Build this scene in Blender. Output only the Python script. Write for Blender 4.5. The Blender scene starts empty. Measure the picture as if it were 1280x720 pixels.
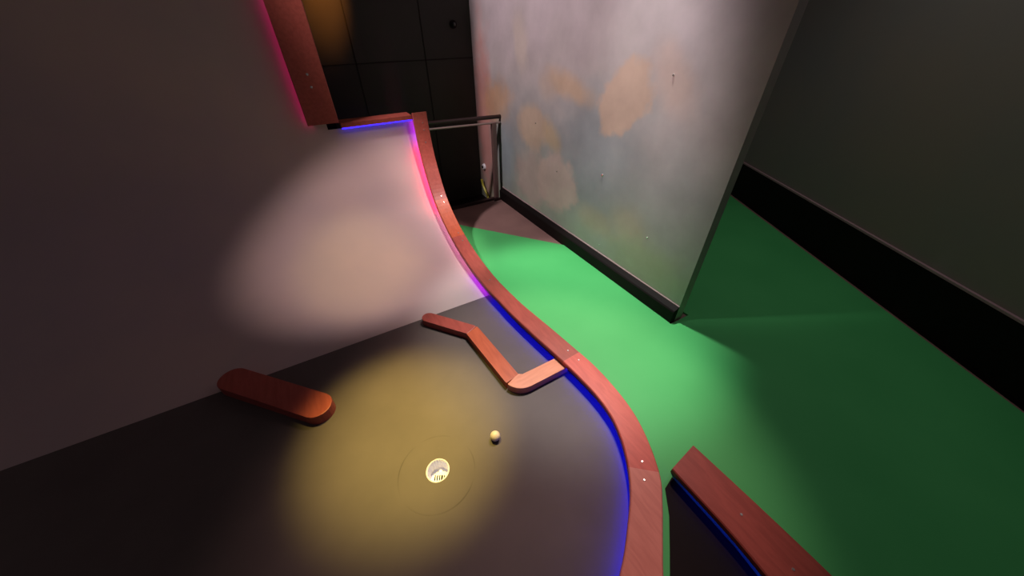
import bpy, bmesh, math, random
from mathutils import Vector, Matrix
C = bpy.context.scene.collection
S = bpy.context.scene
random.seed(4)

# ------------------------------------------------------------------ camera
CAM_H = 1.40
M = [[0.8683312, -0.4958396, -0.0119994], [-0.3135937, -0.5301109, -0.7878080], [0.3842654, 0.6878412, -0.6158040]]
cam = bpy.data.objects.new('camera', bpy.data.cameras.new('camera')); C.objects.link(cam)
R = Matrix(((M[0][0], -M[1][0], -M[2][0]), (M[0][1], -M[1][1], -M[2][1]), (M[0][2], -M[1][2], -M[2][2])))
cam.matrix_world = Matrix.Translation((0, 0, CAM_H)) @ R.to_4x4()
cam.data.sensor_width = 36; cam.data.lens = 421.9 / 1280 * 36; cam.data.clip_start = 0.02
S.camera = cam

# ------------------------------------------------------------------ light
S.view_settings.view_transform = 'Standard'; S.view_settings.look = 'None'
S.view_settings.gamma = 1; S.view_settings.use_curve_mapping = False
S.view_settings.exposure = 0.0
w = bpy.data.worlds.new('world'); S.world = w; w.use_nodes = True
w.node_tree.nodes['Background'].inputs[0].default_value = (1.0, 0.78, 0.82, 1)
w.node_tree.nodes['Background'].inputs[1].default_value = 0.055

def spot(name, loc, target, energy, color, angle, blend=0.5, radius=0.05):
    l = bpy.data.lights.new(name, 'SPOT'); l.energy = energy; l.color = color
    l.spot_size = math.radians(angle); l.spot_blend = blend; l.shadow_soft_size = radius
    o = bpy.data.objects.new(name, l); C.objects.link(o); o.location = loc
    o.rotation_euler = (Vector(target) - Vector(loc)).to_track_quat('-Z', 'Y').to_euler()
    return o
# unseen spotlights overhead, cones over the middle narrowed to keep the sides dim
spot('ramp_spotlight', (1.47, 1.55, 2.25), (0.44, 2.22, 0.40), 205, (1.0, 0.73, 0.70), 37, 0.6, 0.03)
spot('ramp_warm_spotlight', (0.10, 0.9, 2.9), (0.06, 2.15, 0.15), 110, (1.0, 0.80, 0.34), 20, 1.0, 0.05)
spot('hole_spotlight', (0.25, 1.60, 2.9), (-0.01, 0.93, 0.0), 860, (1.0, 0.73, 0.16), 20.5, 1.0, 0.04)
spot('rail_spotlight', (1.45, 1.45, 2.35), (0.52, 0.68, 0.0), 150, (1.0, 0.62, 0.56), 46, 0.6, 0.03)
spot('path_spotlight', (1.35, 1.6, 3.0), (1.06, 1.20, 0.0), 300, (0.97, 1.0, 0.92), 37, 0.6, 0.06)
spot('mural_spotlight', (-0.9, 2.1, 3.1), (1.55, 2.25, 1.10), 335, (1.0, 0.86, 0.86), 52, 0.5, 0.10)
spot('amber_accent_light', (0.55, 2.95, 2.3), (0.41, 3.45, 1.60), 150.0, (1.0, 0.36, 0.06), 26, 1.0, 0.03)
spot('side_hall_fill', (2.6, 0.9, 3.1), (2.4, 0.2, 0.0), 34, (1.0, 0.93, 0.9), 120, 1.0, 0.2)  # unseen lamp added to lift the dark right side

# ------------------------------------------------------------------ materials
def mat(name, color, rough=0.6, spec=0.5, metallic=0.0, noise=None, bump=None):
    """noise=(scale, other colour, contrast lo, hi)"""
    m = bpy.data.materials.new(name); m.use_nodes = True
    nt = m.node_tree; b = nt.nodes['Principled BSDF']
    b.inputs['Base Color'].default_value = (*color, 1); b.inputs['Roughness'].default_value = rough
    b.inputs['Specular IOR Level'].default_value = spec; b.inputs['Metallic'].default_value = metallic
    tc = nt.nodes.new('ShaderNodeTexCoord')
    if noise:
        n = nt.nodes.new('ShaderNodeTexNoise'); n.inputs['Scale'].default_value = noise[0]; n.inputs['Detail'].default_value = 5
        nt.links.new(tc.outputs['Object'], n.inputs['Vector'])
        r = nt.nodes.new('ShaderNodeValToRGB')
        r.color_ramp.elements[0].position = noise[2]; r.color_ramp.elements[0].color = (*color, 1)
        r.color_ramp.elements[1].position = noise[3]; r.color_ramp.elements[1].color = (*noise[1], 1)
        nt.links.new(n.outputs['Fac'], r.inputs[0]); nt.links.new(r.outputs[0], b.inputs['Base Color'])
    if bump:
        n = nt.nodes.new('ShaderNodeTexNoise'); n.inputs['Scale'].default_value = bump[0]; n.inputs['Detail'].default_value = 3
        nt.links.new(tc.outputs['Object'], n.inputs['Vector'])
        bp = nt.nodes.new('ShaderNodeBump'); bp.inputs['Strength'].default_value = bump[1]; bp.inputs['Distance'].default_value = 0.002
        nt.links.new(n.outputs['Fac'], bp.inputs['Height']); nt.links.new(bp.outputs[0], b.inputs['Normal'])
    return m

def wood(name, c1, c2, stretch=(1, 1, 1), rough=0.42):
    m = bpy.data.materials.new(name); m.use_nodes = True
    nt = m.node_tree; b = nt.nodes['Principled BSDF']; b.inputs['Roughness'].default_value = rough
    b.inputs['Specular IOR Level'].default_value = 0.35
    tc = nt.nodes.new('ShaderNodeTexCoord'); mp = nt.nodes.new('ShaderNodeMapping')
    mp.inputs['Scale'].default_value = stretch
    n = nt.nodes.new('ShaderNodeTexNoise'); n.inputs['Scale'].default_value = 9; n.inputs['Detail'].default_value = 6; n.inputs['Distortion'].default_value = 0.6
    r = nt.nodes.new('ShaderNodeValToRGB')
    r.color_ramp.elements[0].position = 0.35; r.color_ramp.elements[0].color = (*c1, 1)
    r.color_ramp.elements[1].position = 0.65; r.color_ramp.elements[1].color = (*c2, 1)
    L = nt.links.new
    L(tc.outputs['Object'], mp.inputs[0]); L(mp.outputs[0], n.inputs['Vector']); L(n.outputs['Fac'], r.inputs[0]); L(r.outputs[0], b.inputs['Base Color'])
    return m

def emit(name, color, strength):
    m = bpy.data.materials.new(name); m.use_nodes = True
    nt = m.node_tree; b = nt.nodes['Principled BSDF']
    b.inputs['Base Color'].default_value = (*color, 1)
    b.inputs['Emission Color'].default_value = (*color, 1); b.inputs['Emission Strength'].default_value = strength
    return m

W_DEEP = wood('mahogany_deep', (0.28, 0.056, 0.042), (0.35, 0.074, 0.055), (6, 1, 6))
W_RED = wood('mahogany_red', (0.50, 0.088, 0.068), (0.60, 0.118, 0.088), (6, 1, 6))
W_PALE = wood('mahogany_pale', (0.56, 0.19, 0.15), (0.65, 0.24, 0.19), (6, 1, 6))
W_ORANGE = wood('mahogany_orange', (0.38, 0.075, 0.030), (0.46, 0.10, 0.042), (6, 1, 6))
M_MAT = None
M_BLACK = mat('black_paint', (0.006, 0.004, 0.004), 0.6, 0.12, noise=(3, (0.010, 0.006, 0.006), 0.4, 0.7))
M_DARKWALL = mat('dark_wall_paint', (0.020, 0.016, 0.014), 0.6, 0.4, noise=(2.2, (0.030, 0.024, 0.020), 0.35, 0.7))
M_GREEN = mat('green_floor_paint', (0.065, 0.44, 0.125), 0.55, 0.3, noise=(1.6, (0.085, 0.50, 0.15), 0.3, 0.7), bump=(260, 0.15))
M_PATH = mat('mauve_floor', (0.22, 0.125, 0.115), 0.6, 0.3, noise=(5, (0.26, 0.15, 0.135), 0.35, 0.7))
M_RAMP = mat('ramp_laminate', (0.40, 0.33, 0.33), 0.5, 0.35, noise=(1.3, (0.47, 0.37, 0.345), 0.35, 0.65))
M_STEEL = mat('screw_steel', (0.75, 0.70, 0.68), 0.25, 0.5, 0.9)
M_RAILMETAL = mat('brown_black_metal', (0.028, 0.014, 0.014), 0.28, 0.6, 0.3)
M_POST = mat('brown_post_metal', (0.16, 0.09, 0.085), 0.35, 0.6, 0.2)
M_CREAM = mat('cream_ball', (0.80, 0.70, 0.50), 0.35, 0.5, bump=(420, 0.5))
M_YELLOW = mat('yellow_cable', (0.50, 0.46, 0.06), 0.4)
M_WHITE = mat('white_plastic', (0.75, 0.73, 0.78), 0.4)
BLUE = emit('blue_led', (0.004, 0.006, 1.0), 30)
TOPBLUE = emit('top_blue_led', (0.02, 0.01, 1.0), 5)
VIOLET = emit('violet_led', (0.50, 0.03, 1.0), 16)
WHITEPINK = emit('pale_pink_led', (1.0, 0.25, 0.58), 9)
HOTPINK = emit('hot_pink_led', (1.0, 0.0, 0.12), 48)
DIMPINK = emit('dim_pink_led', (1.0, 0.0, 0.25), 3.5)
DIMBLUE = emit('dim_blue_led', (0.01, 0.01, 1.0), 5)

# putting mat: dark rubbery surface with a worn ring round the cup
def mat_material(cx, cy, r):
    m = mat('dark_putting_mat', (0.075, 0.066, 0.062), 0.58, 0.35)
    nt = m.node_tree; b = nt.nodes['Principled BSDF']; L = nt.links.new
    tc = nt.nodes.new('ShaderNodeTexCoord')
    n = nt.nodes.new('ShaderNodeTexNoise'); n.inputs['Scale'].default_value = 3.0; n.inputs['Detail'].default_value = 8
    L(tc.outputs['Object'], n.inputs['Vector'])
    r0 = nt.nodes.new('ShaderNodeValToRGB')
    r0.color_ramp.elements[0].position = .3; r0.color_ramp.elements[0].color = (.074, .060, .058, 1)
    r0.color_ramp.elements[1].position = .7; r0.color_ramp.elements[1].color = (.100, .082, .076, 1)
    L(n.outputs['Fac'], r0.inputs[0])
    d = nt.nodes.new('ShaderNodeVectorMath'); d.operation = 'DISTANCE'; d.inputs[1].default_value = (cx, cy, 0)
    L(tc.outputs['Object'], d.inputs[0])
    s = nt.nodes.new('ShaderNodeMath'); s.operation = 'SUBTRACT'; s.inputs[1].default_value = r; L(d.outputs['Value'], s.inputs[0])
    a = nt.nodes.new('ShaderNodeMath'); a.operation = 'ABSOLUTE'; L(s.outputs[0], a.inputs[0])
    mr = nt.nodes.new('ShaderNodeMapRange'); mr.inputs['From Min'].default_value = 0.0005; mr.inputs['From Max'].default_value = 0.0035
    mr.inputs['To Min'].default_value = 1; mr.inputs['To Max'].default_value = 0; L(a.outputs[0], mr.inputs['Value'])
    n2 = nt.nodes.new('ShaderNodeTexNoise'); n2.inputs['Scale'].default_value = 5; L(tc.outputs['Object'], n2.inputs['Vector'])
    mr2 = nt.nodes.new('ShaderNodeMapRange'); mr2.inputs['From Min'].default_value = .38; mr2.inputs['From Max'].default_value = .58; mr2.inputs['To Max'].default_value = .75
    L(n2.outputs['Fac'], mr2.inputs['Value'])
    mu = nt.nodes.new('ShaderNodeMath'); mu.operation = 'MULTIPLY'; L(mr.outputs[0], mu.inputs[0]); L(mr2.outputs[0], mu.inputs[1])
    mx = nt.nodes.new('ShaderNodeMix'); mx.data_type = 'RGBA'; mx.inputs['B'].default_value = (.03, .022, .018, 1)
    L(mu.outputs[0], mx.inputs['Factor']); L(r0.outputs[0], mx.inputs['A']); L(mx.outputs['Result'], b.inputs['Base Color'])
    return m
HX, HY = 0.032, 0.688
M_MAT = mat_material(HX - .005, HY - .005, 0.150)

# mural: hazy painted clouds, patches given as (y, z, axis1 y, axis1 z, axis2 y, axis2 z, colour, softness, strength)
PEACH = (.50, .345, .28)
BLOBS = [
 (1.70, .78, .02, .30, -.35, .03, (.24, .265, .30), 1.0, .7),
 (2.85, .42, .02, .30, -.16, .03, (.24, .29, .34), 1.0, .7),
 (1.80, .45, .02, .20, -.35, .03, (.22, .245, .27), 1.0, .6),
 (3.28, .62, .02, .75, -.20, .03, (.50, .22, .20), .9, .9),
 (1.504, 1.065, -.069, .191, -.172, -.007, PEACH, .22, .9),
 (1.976, 1.078, .099, .082, -.203, -.009, (.52, .345, .24), .9, .75),
 (2.200, 1.081, .009, .095, -.130, .015, (.50, .345, .25), .9, .4),
 (2.410, .763, .03, .162, -.222, .026, (.50, .35, .26), .45, .75),
 (2.14, .74, .04, .09, -.10, .0, (.48, .33, .18), .9, .6),
 (2.060, .424, .043, .214, -.253, .033, (.46, .34, .31), .25, .75),
 (2.40, .36, .046, .231, -.262, .048, (.45, .34, .31), .45, .7),
 (1.211, 1.185, .067, .14, -.12, -.009, (.50, .35, .31), .9, .6),
 (3.029, .86, .02, .157, -.262, .043, (.54, .30, .17), .9, .75),
 (1.576, .309, .061, .087, -.198, .026, (.38, .31, .21), .9, .5),
 (1.287, .406, .044, .109, -.145, .029, (.38, .30, .21), .9, .5),
 (2.60, 1.30, .024, .175, -.100, -.02, (.50, .41, .37), .7, .7),
 (1.101, .235, .074, .138, -.28, .052, (.30, .32, .21), 1.0, .7),
]
def mural():
    m = mat('hazy_sky_mural', (.4, .35, .36), 0.5, 0.35); nt = m.node_tree; b = nt.nodes['Principled BSDF']; L = nt.links.new
    N = nt.nodes.new
    tc = N('ShaderNodeTexCoord'); sep = N('ShaderNodeSeparateXYZ'); L(tc.outputs['Object'], sep.inputs[0])
    # vertical change of the paint: greenish grey low, blue grey in the middle, mauve high
    zr = N('ShaderNodeMapRange'); zr.inputs['From Max'].default_value = 1.7
    nz = N('ShaderNodeTexNoise'); nz.inputs['Scale'].default_value = 2.2; nz.inputs['Detail'].default_value = 5; L(tc.outputs['Object'], nz.inputs['Vector'])
    ad = N('ShaderNodeMath'); ad.operation = 'MULTIPLY_ADD'; ad.inputs[1].default_value = 1.0; L(nz.outputs['Fac'], ad.inputs[0])
    sb = N('ShaderNodeMath'); sb.operation = 'SUBTRACT'; sb.inputs[1].default_value = .5; L(sep.outputs['Z'], sb.inputs[0]); L(sb.outputs[0], ad.inputs[2])
    L(ad.outputs[0], zr.inputs['Value'])
    r = N('ShaderNodeValToRGB'); L(zr.outputs[0], r.inputs[0]); e = r.color_ramp.elements
    e[0].position = 0; e[0].color = (.30, .34, .27, 1); e[1].position = 1; e[1].color = (.46, .385, .42, 1)
    x = e.new(.25); x.color = (.29, .30, .28, 1); x = e.new(.45); x.color = (.31, .30, .31, 1); x = e.new(.7); x.color = (.42, .36, .37, 1)
    cur = r.outputs[0]
    nn = N('ShaderNodeTexNoise'); nn.inputs['Scale'].default_value = 9; nn.inputs['Detail'].default_value = 6; L(tc.outputs['Object'], nn.inputs['Vector'])
    for (cy, cz, a1, a2, b1, b2, col, soft, st) in BLOBS:
        det = a1 * b2 - b1 * a2
        i00, i01, i10, i11 = b2 / det, -b1 / det, -a2 / det, a1 / det
        outs = []
        for (p, q) in ((i00, i01), (i10, i11)):
            k = -(p * cy + q * cz)
            m1 = N('ShaderNodeMath'); m1.operation = 'MULTIPLY_ADD'; L(sep.outputs['Y'], m1.inputs[0]); m1.inputs[1].default_value = p; m1.inputs[2].default_value = k
            m2 = N('ShaderNodeMath'); m2.operation = 'MULTIPLY_ADD'; L(sep.outputs['Z'], m2.inputs[0]); m2.inputs[1].default_value = q; L(m1.outputs[0], m2.inputs[2])
            outs.append(m2.outputs[0])
        cv = N('ShaderNodeCombineXYZ'); L(outs[0], cv.inputs[0]); L(outs[1], cv.inputs[1])
        ln = N('ShaderNodeVectorMath'); ln.operation = 'LENGTH'; L(cv.outputs[0], ln.inputs[0])
        an = N('ShaderNodeMath'); an.operation = 'MULTIPLY_ADD'; an.inputs[1].default_value = .9; L(nn.outputs['Fac'], an.inputs[0]); L(ln.outputs['Value'], an.inputs[2])
        mr = N('ShaderNodeMapRange'); mr.interpolation_type = 'SMOOTHSTEP'
        mr.inputs['From Min'].default_value = 1.45 - soft * .75; mr.inputs['From Max'].default_value = 1.45 + soft * .55
        mr.inputs['To Min'].default_value = st; mr.inputs['To Max'].default_value = 0; L(an.outputs[0], mr.inputs['Value'])
        mx = N('ShaderNodeMix'); mx.data_type = 'RGBA'; mx.inputs['B'].default_value = (*col, 1)
        L(mr.outputs[0], mx.inputs['Factor']); L(cur, mx.inputs['A']); cur = mx.outputs['Result']
    mt = N('ShaderNodeTexNoise'); mt.inputs['Scale'].default_value = 5; mt.inputs['Detail'].default_value = 8; mt.inputs['Roughness'].default_value = .55; L(tc.outputs['Object'], mt.inputs['Vector'])
    mm = N('ShaderNodeMapRange'); mm.inputs['From Min'].default_value = .3; mm.inputs['From Max'].default_value = .7; mm.inputs['To Min'].default_value = .88; mm.inputs['To Max'].default_value = 1.10
    L(mt.outputs['Fac'], mm.inputs['Value'])
    vs_ = N('ShaderNodeVectorMath'); vs_.operation = 'SCALE'; L(cur, vs_.inputs[0]); L(mm.outputs[0], vs_.inputs['Scale']); cur = vs_.outputs[0]
    L(cur, b.inputs['Base Color'])
    return m
M_MURAL = mural()
M_FARMURAL = mat('far_wall_paint', (.24, .24, .23), 0.6, 0.3, noise=(1.1, (.30, .26, .22), .35, .7))

# ------------------------------------------------------------------ mesh helpers
def obj(name, bm, m, parent=None, smooth=False):
    me = bpy.data.meshes.new(name); bmesh.ops.recalc_face_normals(bm, faces=bm.faces); bm.to_mesh(me); bm.free()
    me.materials.append(m)
    if smooth:
        for p in me.polygons: p.use_smooth = True
        try: me.set_sharp_from_angle(angle=math.radians(35))
        except Exception: pass
    o = bpy.data.objects.new(name, me); C.objects.link(o)
    if parent: o.parent = parent
    return o
def thing(name, label, cat, group=None):
    o = bpy.data.objects.new(name, None); C.objects.link(o); o['label'] = label; o['category'] = cat
    if group: o['group'] = group
    return o
def tag(o, label, cat, group=None):
    o['label'] = label; o['category'] = cat
    if group: o['group'] = group
    return o
def struct(name, bm, m, parent=None, smooth=False):
    o = obj(name, bm, m, parent, smooth)
    if not parent: o['kind'] = 'structure'
    return o
def seat(root, loc):
    """move an Empty to its base after its parts were built in world coordinates"""
    root.location = loc
    for ch in root.children: ch.location = Vector(ch.location) - Vector(loc)
def box(bm, x0, x1, y0, y1, z0, z1, bev=0):
    vs = [bm.verts.new(p) for p in ((x0,y0,z0),(x1,y0,z0),(x1,y1,z0),(x0,y1,z0),(x0,y0,z1),(x1,y0,z1),(x1,y1,z1),(x0,y1,z1))]
    fs = [bm.faces.new([vs[i] for i in q]) for q in ((0,3,2,1),(4,5,6,7),(0,1,5,4),(1,2,6,5),(2,3,7,6),(3,0,4,7))]
    if bev:
        es = {e for f in fs for e in f.edges}
        bmesh.ops.bevel(bm, geom=list(es), offset=bev, segments=2, affect='EDGES', profile=.7)
    return bm
def newbox(*a, **k): return box(bmesh.new(), *a, **k)
def prism(poly, z0, z1, bev=0):
    bm = bmesh.new()
    a = [bm.verts.new((x, y, z0)) for x, y in poly]; b = [bm.verts.new((x, y, z1)) for x, y in poly]
    n = len(poly); top = bm.faces.new(b); bm.faces.new(a[::-1])
    for i in range(n): bm.faces.new((a[i], a[(i+1) % n], b[(i+1) % n], b[i]))
    if bev: bmesh.ops.bevel(bm, geom=list(top.edges), offset=bev, segments=2, affect='EDGES', profile=.6)
    return bm
def catmull(P, n):
    P = [Vector(p) for p in P]; Q = [2*P[0]-P[1]] + P + [2*P[-1]-P[-2]]; out = []
    for i in range(1, len(Q)-2):
        for k in range(n):
            t = k / n; a, b, c, d = Q[i-1], Q[i], Q[i+1], Q[i+2]
            out.append(.5*((2*b)+(c-a)*t+(2*a-5*b+4*c-d)*t*t+(3*b-a-3*c+d)*t**3))
    out.append(P[-1]); return out
def sweep(stations, prof):
    """stations = (inner point, outer point, up normal) at the top edge; prof = cross-section (u 0..1 across or metres if abs, h below top)"""
    bm = bmesh.new(); rings = []
    for (a, b, n) in stations:
        a, b, n = Vector(a), Vector(b), Vector(n).normalized(); d = (b - a).normalized(); W = (b - a).length
        ring = []
        for (u, h) in prof:
            base = a + d*u if u >= 0 and u < 900 else b + d*(u - 1000)
            ring.append(bm.verts.new(base - n*h))
        rings.append(ring)
    k = len(prof)
    for i in range(len(rings)-1):
        for j in range(k): bm.faces.new((rings[i][j], rings[i][(j+1) % k], rings[i+1][(j+1) % k], rings[i+1][j]))
    bm.faces.new(rings[0][::-1]); bm.faces.new(rings[-1])
    return bm
T = .028; c = .004
CAP = [(c,0),(1000-c,0),(1000,c),(1000,T-c),(1000-c,T),(c,T),(0,T-c),(0,c)]      # cap plank with eased edges
BODY = [(.026,T),(1000-.006,T),(1000-.006,.0695),(.026,.0695)]                       # set-back side board below the cap
STRIP = [(.010,T+.0005),(.020,T+.0005),(.020,T+.004),(.010,T+.004)]                # led strip under the lip
def screw(p, n, r=.0052, parent=None):
    bm = bmesh.new(); n = Vector(n).normalized(); q = n.to_track_quat('Z', 'Y').to_matrix().to_4x4()
    bmesh.ops.create_cone(bm, cap_ends=True, segments=16, radius1=r, radius2=r*.75, depth=.0026, matrix=Matrix.Translation(Vector(p)+n*.0010) @ q)
    return obj('screw', bm, M_STEEL, parent)
def tube(pts, r, seg=10):
    bm = bmesh.new(); rings = []; pts = [Vector(p) for p in pts]
    for i, p in enumerate(pts):
        t = (pts[min(i+1, len(pts)-1)] - pts[max(i-1, 0)]).normalized(); q = t.to_track_quat('Z', 'Y')
        rings.append([bm.verts.new(p + q @ Vector((r*math.cos(a), r*math.sin(a), 0))) for a in [2*math.pi*k/seg for k in range(seg)]])
    for i in range(len(rings)-1):
        for j in range(seg): bm.faces.new((rings[i][j], rings[i][(j+1) % seg], rings[i+1][(j+1) % seg], rings[i+1][j]))
    bm.faces.new(rings[0][::-1]); bm.faces.new(rings[-1]); return bm

# ------------------------------------------------------------------ room
WX = 1.55
struct('floor_lower', newbox(-3.2, 5.0, 2.95, 3.60, -.30, -.155), M_BLACK)
struct('trim_1', newbox(.80, 1.50, 2.925, 2.965, -.16, .012, bev=.003), M_RAILMETAL)
struct('wall_right', newbox(WX, WX+.06, .80, 3.50, -.155, 3.2), M_MURAL)
wr = bpy.data.objects['wall_right']
bm = bmesh.new()
vs = [(WX-.040, .80, -.010), (WX-.040, .80, .078), (WX-.034, .80, .086), (WX-.002, .80, .104), (WX, .80, .104), (WX, .80, -.010)]
a = [bm.verts.new(v) for v in vs]; b = [bm.verts.new((v[0], 2.93, v[2])) for v in vs]
for i in range(6): bm.faces.new((a[i], a[(i+1) % 6], b[(i+1) % 6], b[i]))
bm.faces.new(a[::-1]); bm.faces.new(b)
struct('baseboard_right', bm, M_BLACK)
M_LIP = mat('mauve_edge_paint', (.42, .28, .30), .4, .5)
struct('trim_2', newbox(WX-.006, WX, .80, 2.93, .104, .109), M_LIP)
# little wall screws
for (y, z, r) in ((1.573, .636, .010), (1.219, 1.207, .006), (2.36, .80, .005), (2.05, .52, .005), (1.13, .40, .005), (1.50, .16, .005)):
    bm = bmesh.new(); q = Vector((-1,0,0)).to_track_quat('Z','Y').to_matrix().to_4x4()
    bmesh.ops.create_cone(bm, cap_ends=True, segments=14, radius1=r, radius2=r*.7, depth=.004, matrix=Matrix.Translation((WX-.002, y, z)) @ q)
    obj('screw_head', bm, M_STEEL, wr)
bw = struct('wall_back', newbox(-3.2, 1.55, 3.45, 3.55, -.155, 3.2), M_DARKWALL)
bm = bmesh.new()
for x in (-.1, .52, 1.10): box(bm, x, x+.006, 3.445, 3.451, -.15, 3.2)
box(bm, -3.2, 1.55, 3.445, 3.451, 1.16, 1.166)
obj('panel_joint', bm, mat('dark_joint_paint', (.014, .011, .010), .7, .2), bw)  # panel joints, a tone slightly darker than the wall paint
# far wall of the wider part of the hall, turned away from the mural wall
A = Vector((4.70, 3.83, 0)); B = Vector((1.95, -1.28, 0)); d = (B-A).normalized(); n = Vector((-d.y, d.x, 0))
if n.x > 0: n = -n
def along(off0, off1, z0, z1):
    return prism([((A+n*off0).x, (A+n*off0).y), ((B+n*off0).x, (B+n*off0).y), ((B+n*off1).x, (B+n*off1).y), ((A+n*off1).x, (A+n*off1).y)], z0, z1)
struct('wall_far_right', along(-.02, -.10, -.010, 3.2), M_FARMURAL)
struct('baseboard_far_right', along(0.0, -.02, -.010, .30), M_BLACK)
struct('trim_3', along(-.002, -.02, .30, .312), M_LIP)

# ------------------------------------------------------------------ rail path
Z = .07
FI = [(.690,1.57),(.698,1.42),(.706,1.268),(.727,1.057),(.748,.892),(.762,.756),(.768,.616),(.754,.492),(.715,.388),(.656,.292),(.595,.223),(.517,.157),(.459,.113),(.411,.082),(.25,-.02),(.0,-.17)]
FO = [(.793,1.57),(.800,1.43),(.809,1.30),(.836,1.09),(.857,.91),(.874,.745),(.870,.585),(.849,.450),(.805,.330),(.742,.218),(.677,.151),(.600,.083),(.545,.035),(.497,-.005),(.33,-.11),(.08,-.27)]
NS = 8
fi = catmull([(x, y, Z) for x, y in FI], NS); fo = catmull([(x, y, Z) for x, y in FO], NS)
flat = [(a, b, (0,0,1)) for a, b in zip(fi, fo)]
PR = [(1.575,0),(1.70,.003),(1.85,.018),(2.05,.060),(2.27,.143),(2.48,.292),(2.615,.50),(2.680,.68),(2.705,.86)]
PT = PR + [(2.725,1.02),(2.745,1.3),(2.755,1.8),(2.76,2.4)]
def profile(P, k=8):
    pts = catmull([(0, y, z) for y, z in P], k); out = []
    for i, p in enumerate(pts):
        t = (pts[min(i+1, len(pts)-1)] - pts[max(i-1, 0)]).normalized()
        out.append((p, Vector((0, -t.z, t.y))))
    return out
prof = profile(PR); ptall = profile(PT)
def ramp_stations(pr, x0, x1):
    return [(Vector((x0, 0, 0)) + p + n*Z, Vector((x1, 0, 0)) + p + n*Z, n) for p, n in pr]

# ------------------------------------------------------------------ quarter-pipe ramp
XL, XR = .13, .706
ramp = thing('quarter_pipe_ramp', 'pinkish grey quarter-pipe ramp curving up from the dark putting mat, with glowing edges', 'ramp')
bm = bmesh.new(); th = .02
def sheet(bm, pr, x0, x1):
    g = []
    for p, n in pr:
        g.append([bm.verts.new((x0, p.y, p.z)), bm.verts.new((x1, p.y, p.z)), bm.verts.new((x1, p.y - n.y*th, p.z - n.z*th)), bm.verts.new((x0, p.y - n.y*th, p.z - n.z*th))])
    for i in range(len(g)-1):
        for j in range(4): bm.faces.new((g[i][j], g[i][(j+1)%4], g[i+1][(j+1)%4], g[i+1][j]))
    bm.faces.new(g[0][::-1]); bm.faces.new(g[-1])
sheet(bm, ptall, -2.6, XL); sheet(bm, prof, XL, XR)
obj('riding_surface', bm, M_RAMP, ramp, smooth=True)
# side sheet under the rail and behind the tall part
def side(pr, x0, x1, back):
    bm = bmesh.new()
    for x in (x0, x1):
        vs = [bm.verts.new((x, p.y - n.y*.022, p.z - n.z*.022)) for p, n in pr]
        if x == x0: L0 = vs
        else: L1 = vs
    e0 = [bm.verts.new((x0, back, pr[-1][0].z)), bm.verts.new((x0, back, -.010))]; e1 = [bm.verts.new((x1, back, pr[-1][0].z)), bm.verts.new((x1, back, -.010))]
    p0 = L0 + e0; p1 = L1 + e1; bm.faces.new(p0); bm.faces.new(p1[::-1])
    for i in range(len(p0)): j = (i+1) % len(p0); bm.faces.new((p0[i], p0[j], p1[j], p1[i]))
    return bm
up = [q for q in prof if q[0].z > .03]
obj('side_panel', side(up, .735, .775, 2.80), M_BLACK, ramp)
obj('side_panel', side([q for q in ptall if q[0].z > .90], .06, .19, 2.86), M_BLACK, ramp)
# top cap
obj('top_plank', newbox(.213, .690, 2.668, 2.80, .868, .897, bev=.003), W_DEEP, ramp)
obj('led_strip', newbox(.215, .688, 2.676, 2.683, .8605, .8675), TOPBLUE, ramp)

# ------------------------------------------------------------------ rail round the hole
rail = thing('side_rail', 'long reddish wooden rail curving down the ramp edge and around the dark mat', 'rail')
rs = ramp_stations(prof, .690, .793)
nR = len(rs)
# planks on the ramp, cut where the joints show; indices chosen by height
def idx(z): return min(range(nR), key=lambda i: abs(rs[i][0].z - z))
i_a, i_b, i_c = idx(.735), idx(.345), idx(.165)
top_block = rs[i_a:] ; e = rs[-1]; top_block = top_block + [(e[0]+Vector((0,.001,.045)), e[1]+Vector((0,.001,.045)), e[2])]
obj('plank', sweep(top_block, CAP), W_DEEP, rail)
pk2 = obj('plank', sweep(rs[i_b:i_a+1], CAP), W_DEEP, rail)
pk3 = obj('plank', sweep(rs[i_c:i_b+1], CAP), W_ORANGE, rail)
low = list(reversed(rs[:i_c+1]))
def near(y): return min(range(9*NS), key=lambda i: abs(flat[i][0].y - y))
j_a, j_b = near(.84), min(range(len(flat)), key=lambda i: (flat[i][0].xy - Vector((.665, .305))).length)
pk4 = obj('plank', sweep(low[:-1] + flat[:j_a+1], CAP), W_DEEP, rail)
pk5 = obj('plank', sweep(flat[j_a:j_b+1], CAP), W_RED, rail)
pk6 = obj('plank', sweep(flat[j_b:], CAP), W_PALE, rail)
full = list(reversed(rs)) [:-1] + flat
obj('side_board', sweep(full, BODY), M_BLACK, rail)
# led strips under the lip, colour by stretch
def strip(st, m): obj('led_strip', sweep(st, STRIP), m, rail)
strip(flat[1:], BLUE)
i1, i2, i3 = idx(.085), idx(.30), idx(.70)
strip(rs[:i1+1], VIOLET); strip(rs[i1:i2+1], WHITEPINK); strip(rs[i2:i3+1], HOTPINK); strip(rs[i3:], VIOLET)
def on(st, i, u): a, b, n = st[i]; return a + (b-a)*u, n
for pk, st, i, u in ((pk2, rs, i_a-1, .55), (pk2, rs, i_b+1, .6), (pk3, rs, i_b-1, .62), (pk3, rs, i_c+1, .62), (pk4, low, 2, .6), (pk4, low, len(low)-5, .55),
                     (pk4, flat, j_a-2, .62), (pk5, flat, j_a+2, .62), (pk5, flat, j_b-2, .5), (pk6, flat, j_b+3, .45)):
    p, n = on(st, i, u); screw(p, n, parent=pk)
for z in (.80, .84):
    p, n = on(rs, idx(z), .6); screw(p, n, parent=pk2, r=.004)

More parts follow.
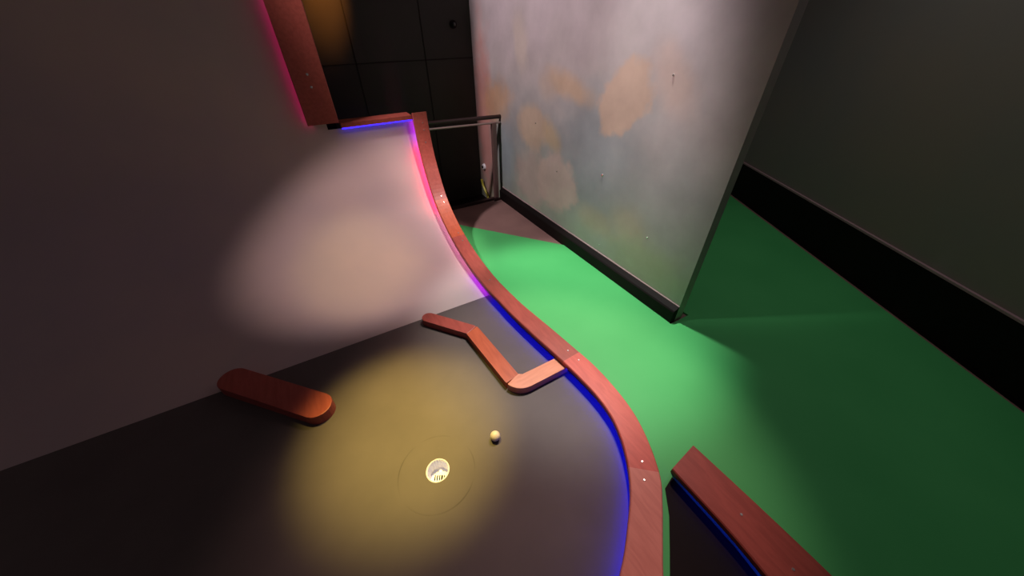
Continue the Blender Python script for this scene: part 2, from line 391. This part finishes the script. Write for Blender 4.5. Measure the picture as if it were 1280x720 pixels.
# rail on the edge of the tall part of the ramp
trail = thing('side_rail', 'dim brown wooden rail up the right edge of the tall ramp section, upper left', 'rail')
ts = [s for s in ramp_stations(ptall, .02, .205) if s[0].z > .90]
k = len(ts)//3
p1 = obj('plank', sweep(ts[:k+1], CAP), W_DEEP, trail); p2 = obj('plank', sweep(ts[k:], CAP), W_DEEP, trail)
obj('side_board', sweep(ts, BODY), M_BLACK, trail)
obj('led_strip', sweep(ts, STRIP), DIMPINK, trail)
for st, kk, pp in ((ts, k-1, p1), (ts, k+1, p2)):
    p, n = on(st, kk, .5); screw(p, n, r=.008, parent=pp)

# ------------------------------------------------------------------ putting mat with cup hole
def ring_fill(outer, holes, z, depth):
    bm = bmesh.new(); edges = []
    for loop in [outer] + holes:
        v = [bm.verts.new((x, y, z)) for x, y in loop]
        edges += [bm.edges.new((v[i], v[(i+1) % len(v)])) for i in range(len(v))]
    bmesh.ops.triangle_fill(bm, edges=edges, use_beauty=True, use_dissolve=False)
    r = bmesh.ops.extrude_face_region(bm, geom=bm.faces[:])
    bmesh.ops.translate(bm, verts=[g for g in r['geom'] if isinstance(g, bmesh.types.BMVert)], vec=(0, 0, -depth))
    return bm
def lerp(s, u): a, b, n = s; p = a + (b-a).normalized()*u; return (p.x, p.y)
edge_in = [lerp(s, .024) for s in flat]
HR = .0465
circ = [(HX + HR*math.cos(2*math.pi*k/64), HY + HR*math.sin(2*math.pi*k/64)) for k in range(64)]
outer = [(XR, 1.574)] + edge_in[1:] + [(-2.6, -.17), (-2.6, 1.574)]
pm = obj('putting_mat', ring_fill(outer, [circ], 0, .0095), M_MAT)
tag(pm, 'dark olive brown putting mat with a faint ring around the lit cup', 'mat')

struct('floor', ring_fill([(-3.2, -2.2), (5.0, -2.2), (5.0, 2.95), (-3.2, 2.95)], [circ], -.010, .15), M_PATH)

# cup: scalloped, ribbed white liner, lit from inside
M_CUP = mat('white_cup_plastic', (.80, .80, .86), .35, .5)
cup = thing('hole_cup', 'white ribbed golf cup glowing pale blue, sunk in the dark mat', 'cup')
bm = bmesh.new(); n = 128
rings = []
for (r, z, amp) in ((HR-.0002, .0006, 0), (HR-.003, .0012, .0), (HR-.006, -.002, .0012), (HR-.0075, -.020, .0012), (HR-.009, -.060, .0010), (.006, -.060, 0)):
    rings.append([bm.verts.new((HX + (r + amp*math.cos(24*t))*math.cos(t), HY + (r + amp*math.cos(24*t))*math.sin(t), z)) for t in [2*math.pi*k/n for k in range(n)]])
for a_, b_ in zip(rings, rings[1:]):
    for j in range(n): bm.faces.new((a_[j], a_[(j+1) % n], b_[(j+1) % n], b_[j]))
bm.faces.new(rings[-1])
obj('liner', bm, M_CUP, cup, smooth=True)
rib = bmesh.new()
for ang in (198, 218, 238, 258, 278):
    u = Vector((-.49, -.87, 0)); v = Vector((.87, -.49, 0)); cc = Vector((HX, HY, 0)) + u*.004 + v*((ang-238)/20*.0095)
    hw = .0019 if ang != 258 else .0032; q = []
    for z in (-.0598, -.0560):
        for s1, s2 in ((-1,-1),(1,-1),(1,1),(-1,1)): q.append(rib.verts.new(cc + v*hw*s1 + u*.0095*s2 + Vector((0,0,z))))
    for f in ((0,3,2,1),(4,5,6,7),(0,1,5,4),(1,2,6,5),(2,3,7,6),(3,0,4,7)): rib.faces.new([q[t] for t in f])
sl = obj('slot', rib, M_BLACK, cup); sl['label'] = 'dark drainage slots in the cup bottom'
bm = bmesh.new(); bmesh.ops.create_cone(bm, cap_ends=True, segments=20, radius1=.006, radius2=.004, depth=.004, matrix=Matrix.Translation((HX+.011, HY+.021, -.058)))
lm = obj('lamp_lens', bm, emit('cup_lamp', (1.0, .72, .30), 2.5), cup); lm['label'] = 'small warm yellow lamp in the cup bottom'
pl = bpy.data.lights.new('cup_light', 'POINT'); pl.energy = .011; pl.color = (.50, .62, 1.0); pl.shadow_soft_size = .008
po = bpy.data.objects.new('cup_light', pl); C.objects.link(po); po.location = (HX, HY, -.022); po.parent = cup
seat(cup, (HX, HY, -.06))

# ball
bm = bmesh.new(); bmesh.ops.create_uvsphere(bm, u_segments=40, v_segments=24, radius=.0214)
ball = tag(obj('golf_ball', bm, M_CREAM, smooth=True), 'small cream golf ball resting on the dark mat above the glowing cup', 'ball')
ball.location = (.292, .689, .0214)

# ------------------------------------------------------------------ bumpers
def fillet_path(P, R, seg=8):
    """centre line with rounded corners; returns list of (x, y)"""
    out = [Vector(P[0])]
    for i in range(1, len(P)-1):
        p, a, b = Vector(P[i]), Vector(P[i-1]), Vector(P[i+1]); u = (a-p).normalized(); v = (b-p).normalized()
        ang = u.angle(v); d = R[i-1] / math.tan(ang/2); s = p + u*d; e = p + v*d
        cen = p + (u+v).normalized() * (R[i-1]/math.sin(ang/2)); r0 = s-cen; r1 = e-cen; tot = r0.angle_signed(r1)
        for k in range(seg+1):
            t = k/seg; co, si = math.cos(-tot*t), math.sin(-tot*t)
            out.append(cen + Vector((r0.x*co - r0.y*si, r0.x*si + r0.y*co)))
    out.append(Vector(P[-1])); return out
def offsets(path, w):
    L, Rr = [], []
    for i, p in enumerate(path):
        t = (path[min(i+1, len(path)-1)] - path[max(i-1, 0)]).normalized(); nn = Vector((-t.y, t.x))
        L.append(p + nn*w/2); Rr.append(p - nn*w/2)
    return L, Rr
def bumper_piece(path, w, z1, round_start=False, round_end=False):
    L, Rr = offsets(path, w); poly = list(L)
    if round_end:
        t = (path[-1]-path[-2]).normalized(); nn = Vector((-t.y, t.x))
        poly += [path[-1] + nn*w/2*math.cos(a) + t*w/2*math.sin(a) for a in [math.pi*k/12 for k in range(1, 12)]]
    poly += list(reversed(Rr))
    if round_start:
        t = (path[0]-path[1]).normalized(); nn = Vector((-t.y, t.x))
        poly += [path[0] + nn*w/2*math.cos(a) + t*w/2*math.sin(a) for a in [math.pi*k/12 for k in range(1, 12)]]
    return prism([(p.x, p.y) for p in poly], 0.0005, z1, bev=.003)
bmp = thing('bumper', 'bent three-piece red wooden bumper on the dark mat, joined to the curved rail', 'bumper')
pts = [(.283, 1.528), (.462, 1.300), (.498, .853), (.770, .856)]
path = fillet_path(pts, [.05, .055])
n1 = 1 + 5; n2 = 1 + 9 + 1
obj('plank', bumper_piece(path[:n1], .074, .0415, round_start=True), W_DEEP, bmp)
obj('plank', bumper_piece(path[n1-1:n2+1], .078, .0415), W_ORANGE, bmp)
W_SALMON = wood('mahogany_light', (.60, .22, .12), (.68, .27, .16), (1, 6, 6))
obj('plank', bumper_piece(path[n2:], .080, .0415), W_SALMON, bmp)
seat(bmp, (.45, 1.0, 0))
lb = thing('bumper', 'thick straight dark red wooden bumper with rounded ends, left of the bent one', 'bumper')
obj('plank', bumper_piece([Vector((-.692, 1.578)), Vector((-.345, 1.205))], .125, .055, True, True), W_DEEP, lb)
seat(lb, (-.5, 1.38, 0))

# ------------------------------------------------------------------ green carpet
edge_out = [lerp(s, .07) for s in flat]
gp = [(.78, 2.78), (1.508, 1.84), (1.508, .79), (1.66, .79), (1.66, 2.9), (4.15, 2.9), (2.02, -1.10), (1.5, -2.1), (.3, -2.1), (.05, -.26)] + list(reversed(edge_out[:-2])) + [(.78, 1.60)]
g = obj('green_carpet', ring_fill(gp, [], 0, .0095), M_GREEN)
tag(g, 'bright green floor covering between the curved rail and the mural wall', 'carpet')

# ------------------------------------------------------------------ next hole, lower right
nr = thing('side_rail', 'straight brown wooden rail on the green floor, bottom right corner', 'rail')
L0 = [(.800, .215), (.800, -.05), (.775, -.30), (.74, -.60), (.70, -1.0)]; L1 = [(.950, .235), (.962, -.05), (.965, -.30), (.95, -.60), (.91, -1.0)]
st = [(a, b, (0,0,1)) for a, b in zip(catmull([(x, y, Z) for x, y in L0], 6), catmull([(x, y, Z) for x, y in L1], 6))]
q1 = obj('plank', sweep(st[:8], CAP), W_DEEP, nr); q2 = obj('plank', sweep(st[7:], CAP), W_DEEP, nr)
obj('side_board', sweep(st, BODY), M_BLACK, nr); obj('led_strip', sweep(st[1:], STRIP), DIMBLUE, nr)
for i in (5, 9): p, n_ = on(st, i, .5); screw(p, n_, parent=q1 if i < 7 else q2)
nm = obj('putting_mat', prism([(.815, .205), (.815, -.05), (.79, -.30), (.755, -.60), (.715, -1.0), (.20, -1.0), (.36, -.14), (.52, -.035), (.62, .05), (.70, .12), (.76, .19)], .0002, .004), M_BLACK)
tag(nm, 'black mat wedge lit blue beside the rail in the bottom right corner', 'mat')

# ------------------------------------------------------------------ handrail, cable, fitting
hr = thing('handrail', 'dark double-tube handrail with one post behind the ramp', 'handrail')
obj('top_tube', tube([(.80, 2.94, .775), (1.548, 2.94, .752)], .0165, 16), M_RAILMETAL, hr, True)
lt = obj('lower_tube', tube([(.80, 2.93, .730), (1.535, 2.93, .707)], .009, 12), mat('lit_edge_bar', (.36, .26, .25), .3, .5, .5), hr, True); lt['label'] = 'thin pale bar in place of the lit lower edge of the top tube'  # pale colour stands in for light on the rail's lower edge
ps = obj('post', newbox(1.455, 1.495, 2.915, 2.955, .0125, .712, bev=.004), M_POST, hr)
obj('base_plate', newbox(1.435, 1.505, 2.90, 2.925, -.0095, .010, bev=.002), M_RAILMETAL, hr)
seat(hr, (1.475, 2.935, 0))
cb = obj('cable', tube(catmull([(1.512, 3.35, .06), (1.518, 3.34, .0), (1.52, 3.27, -.07), (1.50, 3.15, -.13), (1.46, 3.02, -.145)], 8), .012, 10), M_YELLOW, smooth=True)
tag(cb, 'yellow cable hanging at the wall corner behind the handrail post', 'cable')
bm = bmesh.new(); q = Vector((-1,0,0)).to_track_quat('Z','Y').to_matrix().to_4x4()
bmesh.ops.create_cone(bm, cap_ends=True, segments=20, radius1=.034, radius2=.026, depth=.02, matrix=Matrix.Translation((1.54, 3.34, .195)) @ q)
kt = thing('wall_socket', 'small round white fitting low on the wall behind the post', 'wall fitting')
obj('body', bm, M_WHITE, kt, True)
bm = bmesh.new(); bmesh.ops.create_cone(bm, cap_ends=True, segments=16, radius1=.014, radius2=.012, depth=.012, matrix=Matrix.Translation((1.528, 3.34, .195)) @ q)
obj('plug', bm, M_BLACK, kt, True)
# black knob on the back wall
kb = thing('round_hook', 'small black round peg high on the dark back wall', 'hook')
q = Vector((0,-1,0)).to_track_quat('Z','Y').to_matrix().to_4x4()
bm = bmesh.new(); bmesh.ops.create_cone(bm, cap_ends=True, segments=24, radius1=.030, radius2=.030, depth=.012, matrix=Matrix.Translation((1.385, 3.444, 1.405)) @ q)
obj('rosette', bm, M_BLACK, kb, True)
bm = bmesh.new(); bmesh.ops.create_uvsphere(bm, u_segments=20, v_segments=12, radius=.018, matrix=Matrix.Translation((1.385, 3.425, 1.405)))
obj('knob', bm, mat('gloss_black', (.02,.02,.02), .12, .7), kb, True)
